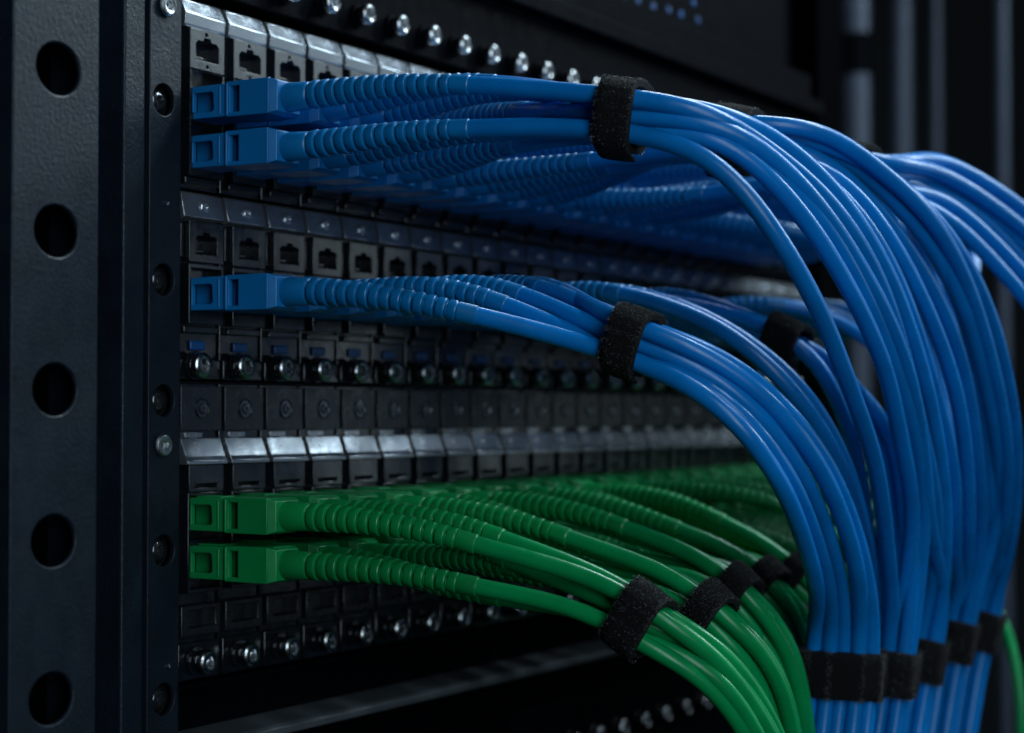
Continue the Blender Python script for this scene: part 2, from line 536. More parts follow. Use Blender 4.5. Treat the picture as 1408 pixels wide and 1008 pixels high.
bm = bmesh.new()
sa, sb = onw(165, 570).x, onw(195, 570).x
box(bm, sa, sb, -30 * MM, 0.6 * MM, ZB - 0.02, ZT + 0.02)
tag(finish('rack_rail', bm, M['steel'], None, bevel=0.6 * MM, seg=3), 'narrow grey steel rack rail between the perforated post and the flange', 'rack rail')

WP = 22 * MM
po = empty('rack_post', (onw(75, 570, WP).x, -WP, 0))
tag(po, 'wide grey steel rack post with a column of large round holes', 'rack post')
px0 = po.location.x
pa, pb = onw(15, 570, WP).x - px0, onw(134, 570, WP).x - px0
holes = []
for py, px in ((95, 81), (318, 78), (536, 76), (744, 74), (961, 71)):
    p = onw(px, py, WP)
    q = onw(px + 30, py, WP)
    holes.append(circ(p.x - px0, p.z, abs(q.x - p.x), abs(onw(px, py - 36, WP).z - p.z), n=40))
bm = bmesh.new()
plate(bm, rect(pa, pb, ZB, ZT), holes, lambda x, y, d: (x, d, y), 20 * MM, 0.7 * MM)
# floors removed; a near-black block stands in for the shaded hollow of the post
for f in list(bm.faces):
    if len(f.verts) == 40:
        bm.faces.remove(f)
finish('post_face', bm, M['steel'], po, bevel=0.35 * MM)
bm = bmesh.new()
box(bm, pa + 1.5 * MM, pb - 1.5 * MM, -19 * MM, -9 * MM, ZB, ZT)
finish('dark_hollow_block', bm, M['void'], po)
bm = bmesh.new()
box(bm, onw(-40, 570, 0.010).x, onw(150, 570, -0.002).x, -40 * MM, -6 * MM, ZB - 0.02, ZT + 0.02)
tag(finish('cabinet_side', bm, M['void'], None), 'black cabinet side panel seen in the gap beside the perforated post', 'side panel')

# right rail of the rack
bm = bmesh.new()
box(bm, X1 + 3 * MM, X1 + 24 * MM, -40 * MM, 2 * MM, -0.25, 0.30)
tag(finish('rack_rail', bm, M['void'], None, bevel=0.6 * MM), 'black rack rail at the far end of the panels behind the cables', 'rack rail')


# ------------------------------------------------------------------ paths
class Path:
    def __init__(self, pts, step=0.0006):
        P = [p.copy() for p in pts]
        n = len(P)
        t = [0.0]
        for a, b in zip(P[:-1], P[1:]):
            t.append(t[-1] + max((b - a).length, 1e-5) ** 0.75)
        tan = []
        for i in range(n):
            if i == 0:
                tan.append((P[1] - P[0]) / (t[1] - t[0]))
            elif i == n - 1:
                tan.append((P[-1] - P[-2]) / (t[-1] - t[-2]))
            else:
                d0 = (P[i] - P[i - 1]) / (t[i] - t[i - 1])
                d1 = (P[i + 1] - P[i]) / (t[i + 1] - t[i])
                tan.append((d0 * (t[i + 1] - t[i]) + d1 * (t[i] - t[i - 1])) / (t[i + 1] - t[i - 1]))
        pts2 = []
        for i in range(n - 1):
            L = (P[i + 1] - P[i]).length
            m = max(2, int(L / step))
            h = t[i + 1] - t[i]
            for k in range(m):
                s = k / m
                h00 = 2 * s ** 3 - 3 * s ** 2 + 1
                h10 = s ** 3 - 2 * s ** 2 + s
                h01 = -2 * s ** 3 + 3 * s ** 2
                h11 = s ** 3 - s ** 2
                pts2.append(P[i] * h00 + tan[i] * (h10 * h) + P[i + 1] * h01 + tan[i + 1] * (h11 * h))
        pts2.append(P[-1])
        # smoothing away from the ends, so that the cord bends like one
        A = np.array([tuple(v) for v in pts2])
        for _ in range(300):
            A[8:-1] = A[8:-1] * 0.5 + (A[7:-2] + A[9:]) * 0.25
        pts2 = [Vector(v) for v in A]
        self.p = pts2
        self.s = [0.0]
        for a, b in zip(pts2[:-1], pts2[1:]):
            self.s.append(self.s[-1] + (b - a).length)
        self.L = self.s[-1]
        self.f = []
        d = (pts2[1] - pts2[0]).normalized()
        ref = Vector((0, 0, 1))
        nrm = (ref - d * ref.dot(d)).normalized()
        for i in range(len(pts2)):
            a = pts2[max(0, i - 1)]
            b = pts2[min(len(pts2) - 1, i + 1)]
            d = (b - a).normalized()
            nrm = (nrm - d * nrm.dot(d)).normalized()
            self.f.append((d, nrm, d.cross(nrm)))

    def at(self, s):
        lo, hi = 0, len(self.s) - 1
        while hi - lo > 1:
            m = (lo + hi) // 2
            if self.s[m] <= s:
                lo = m
            else:
                hi = m
        k = (s - self.s[lo]) / max(1e-9, self.s[hi] - self.s[lo])
        k = min(1.0, max(0.0, k))
        return self.p[lo].lerp(self.p[hi], k), self.f[lo if k < 0.5 else hi]


def sweep(bm, path, stations, n, rfun=None, cap=True, off=Vector((0, 0, 0))):
    rings = []
    for k, (s, r) in enumerate(stations):
        p, (d, a, b) = path.at(s)
        p = p - off
        ring = []
        for i in range(n):
            ph = 2 * PI * i / n
            rr = rfun(k, i, r) if rfun else r
            ring.append(bm.verts.new(p + a * (rr * math.cos(ph)) + b * (rr * math.sin(ph))))
        rings.append(ring)
    for A, B in zip(rings[:-1], rings[1:]):
        for i in range(n):
            j = (i + 1) % n
            bm.faces.new((A[i], A[j], B[j], B[i]))
    if cap:
        bm.faces.new(rings[0][::-1])
        bm.faces.new(rings[-1])


# ------------------------------------------------------------------ connector prototypes
def connector_proto(plug_m):
    def side(s, u):
        return lambda x, y, d: (s * (u - d), -x, y)
    def walled(b, w0, w1, hz, hu, hole):
        for sg in (-1, 1):
            old = set(b.faces)
            plate(b, rect(w0, w1, -hz, hz), [hole], side(sg, hu), 0.55 * MM, 1.0 * MM)
            for f in [f for f in b.faces if f not in old]:
                us = [abs(v.co.x) for v in f.verts]
                if max(us) < hu - 0.9 * MM:       # the opening leads into the hollow of the plug
                    b.faces.remove(f)
        box(b, -hu + 0.5 * MM, hu - 0.5 * MM, w0 + 0.02 * MM, w1 - 0.02 * MM, hz - 0.65 * MM, hz - 0.03 * MM)
        box(b, -hu + 0.5 * MM, hu - 0.5 * MM, w0 + 0.02 * MM, w1 - 0.02 * MM, -hz + 0.03 * MM, -hz + 0.65 * MM)
    bm = bmesh.new()
    # inner housing: a hollow shell with a window in each side
    walled(bm, 0.3 * MM, 9.3 * MM, 3.0 * MM, 4.0 * MM,
           [(1.5 * MM, -1.9 * MM), (5.9 * MM, -1.9 * MM), (6.4 * MM, -1.4 * MM), (6.2 * MM, 1.5 * MM), (5.8 * MM, 1.8 * MM), (1.5 * MM, 1.8 * MM)])
    box(bm, -1.5 * MM, 1.5 * MM, 0.4 * MM, 8.5 * MM, -2.33 * MM, 2.33 * MM)
    box(bm, -3.5 * MM, 3.5 * MM, 8.6 * MM, 9.5 * MM, -2.38 * MM, 2.38 * MM)
    box(bm, -2.0 * MM, 2.0 * MM, 1.0 * MM, 7.0 * MM, 2.9 * MM, 3.3 * MM)
    for s in (-1, 1):
        u0, u1 = s * 3.2 * MM, s * 4.12 * MM
        box(bm, min(u0, u1), max(u0, u1), 7.6 * MM, 8.0 * MM, -2.6 * MM, 2.6 * MM)
    inner = finish('connector', bm, plug_m, None, bevel=0.14 * MM)
    bm = bmesh.new()
    walled(bm, 9.4 * MM, 19.2 * MM, 3.25 * MM, 4.25 * MM, rect(10.3 * MM, 12.5 * MM, -2.4 * MM, 2.4 * MM))
    box(bm, -2.1 * MM, 2.1 * MM, 9.6 * MM, 12.9 * MM, -2.5 * MM, 2.5 * MM)
    box(bm, -3.7 * MM, 3.7 * MM, 13.0 * MM, 18.9 * MM, -2.58 * MM, 2.58 * MM)
    for s in (-1, 1):
        u0, u1 = (s * 4.1 * MM, s * 4.45 * MM)
        box(bm, min(u0, u1), max(u0, u1), 9.45 * MM, 9.95 * MM, -3.0 * MM, 3.0 * MM)
    # rear collar, chamfered towards the boot
    a = [bm.verts.new((x * 4.2 * MM, -19.15 * MM, z * 3.2 * MM)) for x, z in ((-1, -1), (1, -1), (1, 1), (-1, 1))]
    b = [bm.verts.new((x * 3.3 * MM, -20.6 * MM, z * 2.75 * MM)) for x, z in ((-1, -1), (1, -1), (1, 1), (-1, 1))]
    for i in range(4):
        j = (i + 1) % 4
        bm.faces.new((a[i], a[j], b[j], b[i]))
    bm.faces.new(b)
    bm.faces.new(a[::-1])
    bmesh.ops.recalc_face_normals(bm, faces=bm.faces)
    grip = finish('grip_sleeve', bm, plug_m, inner, bevel=0.22 * MM)
    return inner, grip


CONN = {}
for col in ('blue', 'green'):
    CONN[col] = connector_proto(M[col + '_plug'])
USED = {'blue': False, 'green': False}
CABLE_R = 1.64 * MM


def patch_cord(col, base, pts, label, group, far=False):
    """base: where the plug enters the panel; pts: the path from the rear of the plug on"""
    root = empty('fibre_patch_lead', base)
    tag(root, label, 'patch lead', group)
    inner, grip = CONN[col]
    if not USED[col]:
        inner.parent = root
        USED[col] = True
    else:
        c = dup(inner, root)
        dup(grip, c)
    start = base + Vector((0, -19.6 * MM, 0))
    path = Path([start, start + Vector((0, -4 * MM, 0)), start + Vector((0, -9 * MM, 0))] + pts)
    # boot
    n = 16 if far else 26
    st = []
    slot = []
    s = 0.3 * MM
    for ss, rr in ((0.2, 2.5), (1.0, 2.7), (1.6, 2.68), (5.6, 2.5), (5.9, 2.36)):
        st.append((ss * MM, rr * MM))
        slot.append(0)
    ribs = 14
    p0, per = 6.1, 2.02
    r0, r1 = 2.54, 1.84
    for i in range(ribs):
        f = i / (ribs - 1)
        r = r0 + (r1 - r0) * f
        a = p0 + i * per
        gd = 0.40 * (1 - 0.5 * f)
        for ds, rr, sl in ((0.0, r - gd, 1 + i % 2), (0.30, r - gd, 1 + i % 2), (0.38, r - 0.10, 0), (0.52, r - 0.02, 0), (1.5, r + 0.05, 0), (1.74, r + 0.07, 0), (1.90, r - 0.02, 0), (1.98, r - gd, 1 + i % 2)):
            st.append(((a + ds) * MM, rr * MM))
            slot.append(sl)
    st.append(((p0 + ribs * per + 0.2) * MM, 1.8 * MM))
    slot.append(0)
    end = p0 + ribs * per + 3.4
    st.append((end * MM, 1.78 * MM))
    slot.append(0)
    st.append(((end + 0.25) * MM, 1.6 * MM))
    slot.append(0)

    twist = R.random()

    def rf(k, i, r):
        if slot[k]:
            q = (i / n * 2 + twist + (0.5 if slot[k] == 2 else 0)) % 1.0
            return r - (0.75 * MM if q > 0.5 else 0.0)
        return r
    bm = bmesh.new()
    sweep(bm, path, st, n, rf, off=base)
    finish('boot', bm, M[col + '_boot'], root, smooth=34)
    bm = bmesh.new()
    s0 = (end - 4) * MM
    step = 2.6 * MM if not far else 4 * MM
    m = max(4, int((path.L - s0) / step))
    sweep(bm, path, [(s0 + (path.L - s0) * i / m, CABLE_R) for i in range(m + 1)], 12 if far else 20, (lambda k, i, r: r) if col == 'blue' else (lambda k, i, r: r * 0.94), off=base)
    finish('cable', bm, M[col + '_cable'], root, smooth=60)
    return root


# ------------------------------------------------------------------ straps
def RCOK(slots):
    return not (len(slots) == 5 and abs(slots[0][0]) > 5 * MM)


def strap(center, tdir, a_ax, slots, label, width=10.0 * MM, fib=1400, group='hook and loop cable straps', flap=-0.1):
    """band wrapped around cords whose axes pass the slots (a, b) in the plane across tdir"""
    t = tdir.normalized()
    a = (a_ax - t * a_ax.dot(t)).normalized()
    b = t.cross(a)
    if b.dot(UP) < 0 and abs(t.z) < 0.75:
        b = -b
    r = CABLE_R + 0.05 * MM
    KB = 0.55 if RCOK(slots) else 1.0
    RC = 0.92 * max(math.hypot(*q) for q in slots) if len(slots) != 5 or abs(slots[0][0]) < 5 * MM else 0.0

    def hull(phi, gap):
        n = Vector((math.cos(phi), math.sin(phi)))
        m = Vector((-n.y, n.x))
        best = max(slots, key=lambda q: q[0] * n.x + q[1] * n.y)
        # soften the corners of the hull
        acc = [0, 0]
        W = 0
        for dp in ((-0.5, -0.25, 0, 0.25, 0.5) if KB < 1 else (0,)):
            nn = (math.cos(phi + dp), math.sin(phi + dp))
            bq = max(slots, key=lambda q: q[0] * nn[0] + q[1] * nn[1])
            w = 1 - abs(dp)
            acc[0] += bq[0] * w
            acc[1] += bq[1] * w
            W += w
        rad = RC
        return Vector(((acc[0] / W) * KB + n.x * (r + gap + rad * (1 - KB)), (acc[1] / W) * KB + n.y * (r + gap + rad * (1 - KB))))

    N = 72
    prof = [(-0.5, 0.1), (-0.5, 0.6), (-0.47, 0.85), (-0.25, 0.95), (0, 0.95), (0.25, 0.95), (0.47, 0.85), (0.5, 0.6), (0.5, 0.1)]
    bm = bmesh.new()

    def surf(phi, x, g):
        wob = 0.10 * math.sin(phi * 3 + center.x * 900) + 0.06 * math.sin(phi * 7 + 1)
        h = hull(phi, (g + wob * (1 if g > 0.5 else 0)) * MM)
        return center * 0 + t * (x * width + 0.25 * MM * math.sin(phi * 2 + 1)) + a * h.x + b * h.y
    rings = []
    for i in range(N):
        phi = 2 * PI * i / N
        rings.append([bm.verts.new(surf(phi, x, g)) for x, g in prof])
    for i in range(N):
        A, B = rings[i], rings[(i + 1) % N]
        for k in range(len(prof)):
            l = (k + 1) % len(prof)
            bm.faces.new((A[k], A[l], B[l], B[k]))
    # overlapping tail of the band
    M2 = 58
    prof2 = [(-0.495, 0.8), (-0.49, 1.35), (-0.25, 1.5), (0.25, 1.5), (0.49, 1.35), (0.495, 0.8)]
    ph0 = 2 * PI * flap
    rg = []
    for i in range(M2):
        phi = ph0 + 5.2 * i / (M2 - 1)
        e = min(1.0, i / 5.0)
        rg.append([bm.verts.new(surf(phi, x, 0.8 + (g - 0.8) * e + max(0, i - (M2 - 9)) ** 2 * 0.014)) for x, g in prof2])
    for A, B in zip(rg[:-1], rg[1:]):
        for k in range(len(prof2) - 1):
            bm.faces.new((A[k], A[k + 1], B[k + 1], B[k]))
    bm.faces.new(rg[-1])
    nfb = len(bm.faces)
    # loop pile: tiny bent fibres standing on the band
    for _ in range(fib):
        phi = R.uniform(0, 2 * PI)
        x = R.choice((R.uniform(-0.5, 0.5), R.uniform(-0.5, 0.5), R.choice((-0.49, 0.49))))
        dphi = (phi - ph0) % (2 * PI)
        g = 1.45 if dphi < 5.2 and dphi > 0.4 else 0.9
        p = surf(phi, x, g)
        q = surf(phi, x, g + 1)
        nn = (q - p).normalized()
        e1 = t * R.uniform(-1, 1) + (t.cross(nn)) * R.uniform(-1, 1)
        e1.normalize()
        L = R.uniform(0.25, 0.7) * MM
        wd = e1.cross(nn) * 0.045 * MM
        p -= nn * 0.05 * MM
        mid = p + nn * L * 0.45 + e1 * L * 0.35
        tip = p + nn * L * R.uniform(0.1, 0.6) + e1 * L
        v = [bm.verts.new(z) for z in (p - wd, p + wd, mid + wd, mid - wd, tip)]
        bm.faces.new((v[0], v[1], v[2], v[3])).material_index = 1
        bm.faces.new((v[3], v[2], v[4])).material_index = 1
    bm.normal_update()
    for i, f in enumerate(bm.faces):
        f.smooth = i < nfb
    me = bpy.data.meshes.new('cable_strap')
    bm.to_mesh(me)
    bm.free()
    me.materials.append(M['strap'])
    me.materials.append(M['fuzz'])
    o = bpy.data.objects.new('cable_strap', me)
    C.objects.link(o)
    o.location = center
    tag(o, label, 'cable strap', group)
    return o


def hexrows(rows, d=3.32 * MM):
    out = []
    h = d * 0.866
    for i, n in enumerate(rows):
        y = ((len(rows) - 1) / 2 - i) * h
        for k in range(n):
            out.append(((k - (n - 1) / 2) * d, y))
    # neighbouring rows of the same length are shifted
    if len(set(rows)) == 1 and len(rows) > 1:
        out = [(x + (d / 4 if (i // rows[0]) % 2 else -d / 4), y) for i, (x, y) in enumerate(out)]
    return out


SLOT = {2: hexrows([2]), 3: hexrows([1, 2]), 4: hexrows([2, 2]), 5: hexrows([2, 1, 2]), 6: hexrows([2, 2, 2]), 8: hexrows([3, 2, 3])}
FLAT5 = [(-5.9 * MM, -0.4 * MM), (-2.8 * MM, 0.5 * MM), (0.2 * MM, -0.5 * MM), (3.1 * MM, 0.5 * MM), (6.0 * MM, -0.4 * MM)]


class Tie:
    """a strap's place: px centre, depth, and two px points giving its axis"""
    def __init__(self, c, p, q, slots, a_ax=None):
        self.c = at(*c)
        self.t = (at(*q) - at(*p)).normalized()
        ax = a_ax if a_ax is not None else Vector((1, 0.2, 0))
        self.a = (ax - self.t * ax.dot(self.t)).normalized()
        self.b = self.t.cross(self.a)
        if b_flip(self):
            self.b = -self.b
        self.slots = slots
        self.ax = ax

    def pts(self, i, reach=(5.5, 0, 5.5)):
        s = self.slots[i]
        o = self.c + self.a * s[0] + self.b * s[1]
        return [o - self.t * reach[0] * MM, o, o + self.t * reach[2] * MM]


def b_flip(tie):
    return tie.b.dot(UP) < 0 and abs(tie.t.z) < 0.75


def track(inner, outer, f, jit, last=None, wob=0.0):
    """blend between the inner and the outer run of a bundle; stations are (px, py, Z)"""
    out = []
    for i, (p, q) in enumerate(list(zip(inner, outer))[1:last]):
        v = at(p[0] + (q[0] - p[0]) * f, p[1] + (q[1] - p[1]) * f, p[2] + (q[2] - p[2]) * f)
        out.append(v + jit + Vector((R.uniform(-wob, wob), R.uniform(-wob, wob), R.uniform(-wob, wob))) * MM)
    return out


ROWZ = {1: zp(132, 0.01, 290), 2: zp(200, 0.01, 290), 3: zp(400, 0.01, 290), 4: zp(711, 0.01, 290), 5: zp(778, 0.01, 290)}
ROWNAME = {1: 'topmost blue row', 2: 'second blue row', 3: 'third blue row', 4: 'upper green row', 5: 'lower green row'}


def cord_label(row, k):
    col = 'blue' if row < 4 else 'green'
    return '%s patch lead in the %s, %s plug along from the steel flange' % (col, ROWNAME[row], ORD[k])


GRP = {1: 'blue patch cords of the top panel', 2: 'blue patch cords of the top panel', 3: 'blue patch cords of the middle panel',
       4: 'green patch cords of the bottom panel', 5: 'green patch cords of the bottom panel'}


def base_of(row, k):
    return Vector((k * PITCH + R.uniform(-0.15, 0.15) * MM, -0.3 * MM, ROWZ[row] + R.uniform(-0.12, 0.12) * MM))


def jit(a):
    return Vector((R.uniform(-a, a), R.uniform(-a, a), R.uniform(-a, a))) * MM


def lead_in(base, target, tie_t, droop, es=(0.16, 0.46)):
    """points between the boot and the strap so that the boot keeps close to the plug's axis"""
    s = base + Vector((0, -19.6 * MM, 0))
    d = (target - s)
    out = []
    for f, e in ((0.42, es[0]), (0.66, es[1])):
        y = s.y + d.y * f
        out.append(Vector((s.x + d.x * e, y, s.z + d.z * e + droop * MM * math.sin(PI * f))))
    return out


def bundle(tie, members, inner, outer, order, lower=None, below=None, droop=0.0, spread_jit=1.0):
    """members: (row, k) in slot order; order: track fraction of every member;
    lower: list of (tie, slot) per member; below: function of member -> points past the lower tie"""
    for i, (row, k) in enumerate(members):
        base = base_of(row, k)
        tp = tie.pts(i)
        dr = droop
        if row == 3 and k > 0:
            dr = 4.6 - 0.9 * (k % 2)
        if row == 4 and k > 0:
            dr = 2.6 if k % 2 else -0.8
        if row == 5 and k > 0:
            dr = -1.2 if k % 2 else 1.8
        jr = 1.0 if row > 2 or k == 0 else 2.6
        pts = lead_in(base, tp[0], tie.t, dr + R.uniform(-jr, jr), (0.16, 0.46) if row < 4 else (0.30, 0.64)) + tp
        pts += track(inner, outer, order[i], jit(spread_jit) + DV * ((i * 7 % 5 - 2) * 0.9 * MM), -1 if lower else None, spread_jit * 0.35)
        if lower:
            lt, ls = lower[i]
            lp = lt.pts(ls, (8, 0, 8))
            pts += lp
            pts += below(i, lp[2])
        patch_cord('blue' if row < 4 else 'green', base, pts, cord_label(row, k), GRP[row], far=k > 11)


VIEWA = RT * 1.0

# lower straps (vertical bundles)
LOW = [
    Tie((1157, 927, 0.380), (1160, 880, 0.380), (1154, 970, 0.381), FLAT5, RT),
    Tie((1232, 924, 0.402), (1238, 880, 0.402), (1225, 970, 0.403), SLOT[4], RT),
    Tie((1272, 906, 0.425), (1281, 860, 0.425), (1262, 950, 0.426), SLOT[4], RT),
    Tie((1315, 880, 0.448), (1325, 835, 0.448), (1305, 925, 0.449), SLOT[4], RT),
    Tie((1351, 866, 0.468), (1364, 820, 0.468), (1338, 912, 0.469), SLOT[4], RT),
]


def below_pts(i, p):
    d = 1.0
    q1 = p + Vector((-0.010, 0.004, -0.020)) * 0.5
    q2 = p + Vector((-0.012, 0.006, -0.045)) * 0.8
    return [p + Vector((-0.003, 0.001, -0.012)), p + Vector((-0.008, 0.003, -0.032)), p + Vector((-0.012, 0.004, -0.060))]


# --- top bundle one: columns 0-3 of rows 1 and 2
t1 = Tie((857, 161, 0.322), (820, 156, 0.324), (900, 165, 0.320), SLOT[8])
mem = [(1, 0), (1, 1), (1, 2), (1, 3), (2, 3), (2, 0), (2, 1), (2, 2)]
inner = [(915, 187, .316), (960, 212, .314), (1010, 264, .313), (1062, 336, .314), (1112, 428, .322), (1160, 535, .338), (1193, 640, .358), (1212, 740, .378), (1217, 820, .393)]
outer = [(915, 146, .316), (970, 158, .316), (1050, 196, .322), (1135, 268, .330), (1200, 360, .342), (1248, 470, .358), (1276, 590, .378), (1292, 710, .398), (1290, 800, .413)]
order = [0.90, 1.0, 0.84, 0.76, 0.58, 0.0, 0.50, 0.68]
low = [(LOW[2], 0), (LOW[2], 1), (LOW[2], 2), (LOW[2], 3), (LOW[1], 1), (LOW[1], 0), (LOW[1], 2), (LOW[1], 3)]
bundle(t1, mem, inner, outer, order, low, below_pts, droop=0.5, spread_jit=1.5)
strap(t1.c, t1.t, t1.ax, t1.slots, 'black fuzzy strap around the nearest blue bundle of the top rows', width=6.3 * MM, flap=-0.05)

# --- top bundle two: columns 4-7
t2 = Tie((1012, 194, 0.352), (985, 190, 0.354), (1050, 201, 0.350), SLOT[8])
mem = [(1, 4), (1, 5), (1, 6), (1, 7), (2, 7), (2, 4), (2, 5), (2, 6)]
inner = [(1052, 185, .348), (1090, 202, .348), (1150, 250, .350), (1212, 332, .358), (1258, 432, .370), (1288, 530, .386), (1306, 640, .404), (1314, 740, .424), (1318, 800, .438)]
outer = [(1060, 166, .350), (1110, 182, .352), (1195, 224, .360), (1278, 298, .372), (1343, 400, .390), (1378, 510, .410), (1392, 620, .430), (1390, 720, .448), (1378, 790, .458)]
order = [0.82, 1.0, 0.93, 0.72, 0.45, 0.0, 0.16, 0.60]
low = [(LOW[4], 0), (LOW[4], 1), (LOW[4], 2), (LOW[4], 3), (LOW[3], 1), (LOW[3], 0), (LOW[3], 2), (LOW[3], 3)]
bundle(t2, mem, inner, outer, order, low, below_pts, droop=0.5, spread_jit=1.8)
strap(t2.c, t2.t, t2.ax, t2.slots, 'black strap half hidden behind the nearest blue arc, around the second top bundle', width=7.2 * MM, fib=500)

# --- top bundle three: columns 8-11, leaves to the right
t3 = Tie((1172, 238, 0.395), (1150, 233, 0.398), (1215, 246, 0.392), SLOT[8])
mem = [(1, 8), (1, 9), (1, 10), (1, 11), (2, 11), (2, 8), (2, 9), (2, 10)]
inner = [(1230, 252, .400), (1285, 288, .405), (1345, 345, .415), (1420, 430, .425), (1500, 560, .440), (1550, 720, .46)]
outer = [(1225, 213, .405), (1285, 226, .415), (1345, 255, .425), (1420, 310, .440), (1520, 410, .455), (1600, 540, .47)]
order = [0.85, 1.0, 0.92, 0.72, 0.45, 0.0, 0.2, 0.58]
bundle(t3, mem, inner, outer, order, droop=0.5, spread_jit=1.5)
strap(t3.c, t3.t, t3.ax, t3.slots, 'blurred black strap at the start of the blue cables leaving to the right', width=7.2 * MM, fib=300)

# --- middle row bundle one: columns 0-4
m1 = Tie((869, 470, 0.328), (825, 455, 0.331), (910, 486, 0.325), SLOT[5])
mem = [(3, 4), (3, 3), (3, 2), (3, 0), (3, 1)]
inner = [(915, 502, .323), (965, 536, .320), (1018, 586, .318), (1066, 655, .324), (1100, 735, .340), (1121, 810, .358), (1129, 860, .370)]
outer = [(930, 452, .328), (990, 486, .330), (1060, 540, .332), (1122, 612, .340), (1165, 695, .354), (1192, 785, .368), (1203, 850, .374)]
order = [0.80, 1.0, 0.52, 0.0, 0.26]
low = [(LOW[0], 3), (LOW[0], 4), (LOW[0], 2), (LOW[0], 0), (LOW[0], 1)]
bundle(m1, mem, inner, outer, order, low, below_pts, droop=0.6, spread_jit=0.4)
strap(m1.c, m1.t, m1.ax, m1.slots, 'black fuzzy strap around the nearest blue bundle of the middle row', width=6.4 * MM, fib=1800, flap=-0.05)

# --- middle row bundles two and three
for k, f, dz in ((5, 0.0, 0.0), (6, 0.6, 0.004)):
    base = base_of(3, k)
    run = track([(0, 0, .36), (1012, 462, .360), (1080, 524, .360), (1140, 612, .366), (1176, 705, .378), (1194, 800, .392), (1200, 900, .402), (1196, 1080, .410)],
                [(0, 0, .36), (1034, 458, .366), (1102, 514, .366), (1164, 604, .374), (1196, 700, .386), (1208, 800, .398), (1212, 900, .408), (1206, 1080, .414)], f, DV * dz, None, 0.4)
    patch_cord('blue', base, lead_in(base, run[0], None, 5.0) + run, cord_label(3, k), GRP[3])
for (ks, c, p, q, lab, sh) in (((7, 8), (1082, 462, .385), (1050, 448, .388), (1115, 480, .382), 'blurred black strap on the middle row behind the long front arc', 0),
                               ((9, 10), (1132, 500, .405), (1100, 482, .408), (1165, 522, .402), 'blurred black strap lowest on the middle row behind the front arc', 14)):
    tt = Tie(c, p, q, SLOT[2])
    mem = [(3, ks[0]), (3, ks[1])]
    inner = [(1140 + sh * 2, 520 + sh, .385), (1163 + sh, 565 + sh, .392), (1180 + sh, 640, .405), (1192 + sh, 740, .43), (1206, 850, .45), (1206, 1000, .46), (1200, 1120, .47)]
    outer = [(1150 + sh * 2, 495 + sh, .390), (1186 + sh, 540 + sh, .398), (1212 + sh, 612, .416), (1228 + sh, 720, .44), (1242, 850, .465), (1245, 1000, .475), (1230, 1120, .48)]
    bundle(tt, mem, inner, outer, [0.1, 0.9], droop=0.6)
    strap(tt.c, tt.t, tt.ax, tt.slots, lab, width=7.5 * MM, fib=400)

# --- green bundles
GT = [
    ((880, 852, .322), (835, 820, .325), (922, 886, .319), (0, 1, 2), 'black fuzzy strap around the nearest green bundle', 6.9,
     [(915, 890, .320), (955, 925, .320), (1000, 980, .322), (1030, 1030, .325), (1055, 1090, .33)],
     [(940, 842, .325), (990, 880, .326), (1042, 945, .330), (1078, 1010, .336), (1100, 1085, .34)]),
    ((975, 838, .345), (940, 806, .348), (1010, 876, .342), (3, 4), 'black strap just behind the front green strap, second along the green bundles', 5.6,
     [(1010, 872, .344), (1034, 910, .345), (1054, 960, .348), (1068, 1010, .352), (1080, 1085, .36)],
     [(1020, 842, .346), (1052, 886, .348), (1076, 940, .352), (1090, 1005, .356), (1098, 1080, .36)]),
    ((1012, 812, .366), (980, 782, .369), (1046, 848, .363), (5, 6), 'black strap on the third green bundle from the front', 5.6,
     [(1042, 850, .366), (1060, 892, .367), (1076, 945, .370), (1088, 1005, .374), (1095, 1085, .38)],
     [(1052, 822, .368), (1077, 864, .370), (1097, 925, .374), (1108, 1000, .378), (1113, 1080, .384)]),
    ((1052, 800, .390), (1024, 772, .393), (1082, 834, .387), (7, 8), 'blurred black strap, fourth along the green bundles', 5.2,
     [(1078, 838, .396), (1093, 880, .404), (1104, 935, .410), (1110, 1000, .415), (1113, 1080, .42)],
     [(1090, 812, .398), (1110, 858, .406), (1123, 925, .412), (1130, 1000, .417), (1132, 1080, .422)]),
    ((1096, 790, .410), (1068, 763, .413), (1126, 822, .407), (9, 10), 'blurred black strap beside the blue column, farthest of the green bundles', 5.2,
     [(1126, 826, .412), (1146, 862, .415), (1160, 920, .42), (1168, 1000, .425), (1172, 1080, .43)],
     [(1134, 802, .414), (1160, 846, .418), (1178, 908, .423), (1186, 1000, .43), (1188, 1080, .435)]),
]
for gi, (c, p, q, ks, lab, wd, inner, outer) in enumerate(GT):
    if len(ks) == 3:
        tt = Tie(c, p, q, SLOT[6])
        mem = [(4, ks[0]), (4, ks[1]), (4, ks[2]), (5, ks[2]), (5, ks[0]), (5, ks[1])]
        order = [0.55, 0.85, 1.0, 0.66, 0.0, 0.30]
    else:
        tt = Tie(c, p, q, SLOT[4])
        mem = [(4, ks[0]), (4, ks[1]), (5, ks[0]), (5, ks[1])]
        order = [0.62, 1.0, 0.0, 0.33]
    bundle(tt, mem, inner, outer, order, droop=1.2, spread_jit=1.2)
    strap(tt.c, tt.t, tt.ax, tt.slots, lab, width=wd * MM, fib=1800 if gi < 2 else 400, flap=-0.05)

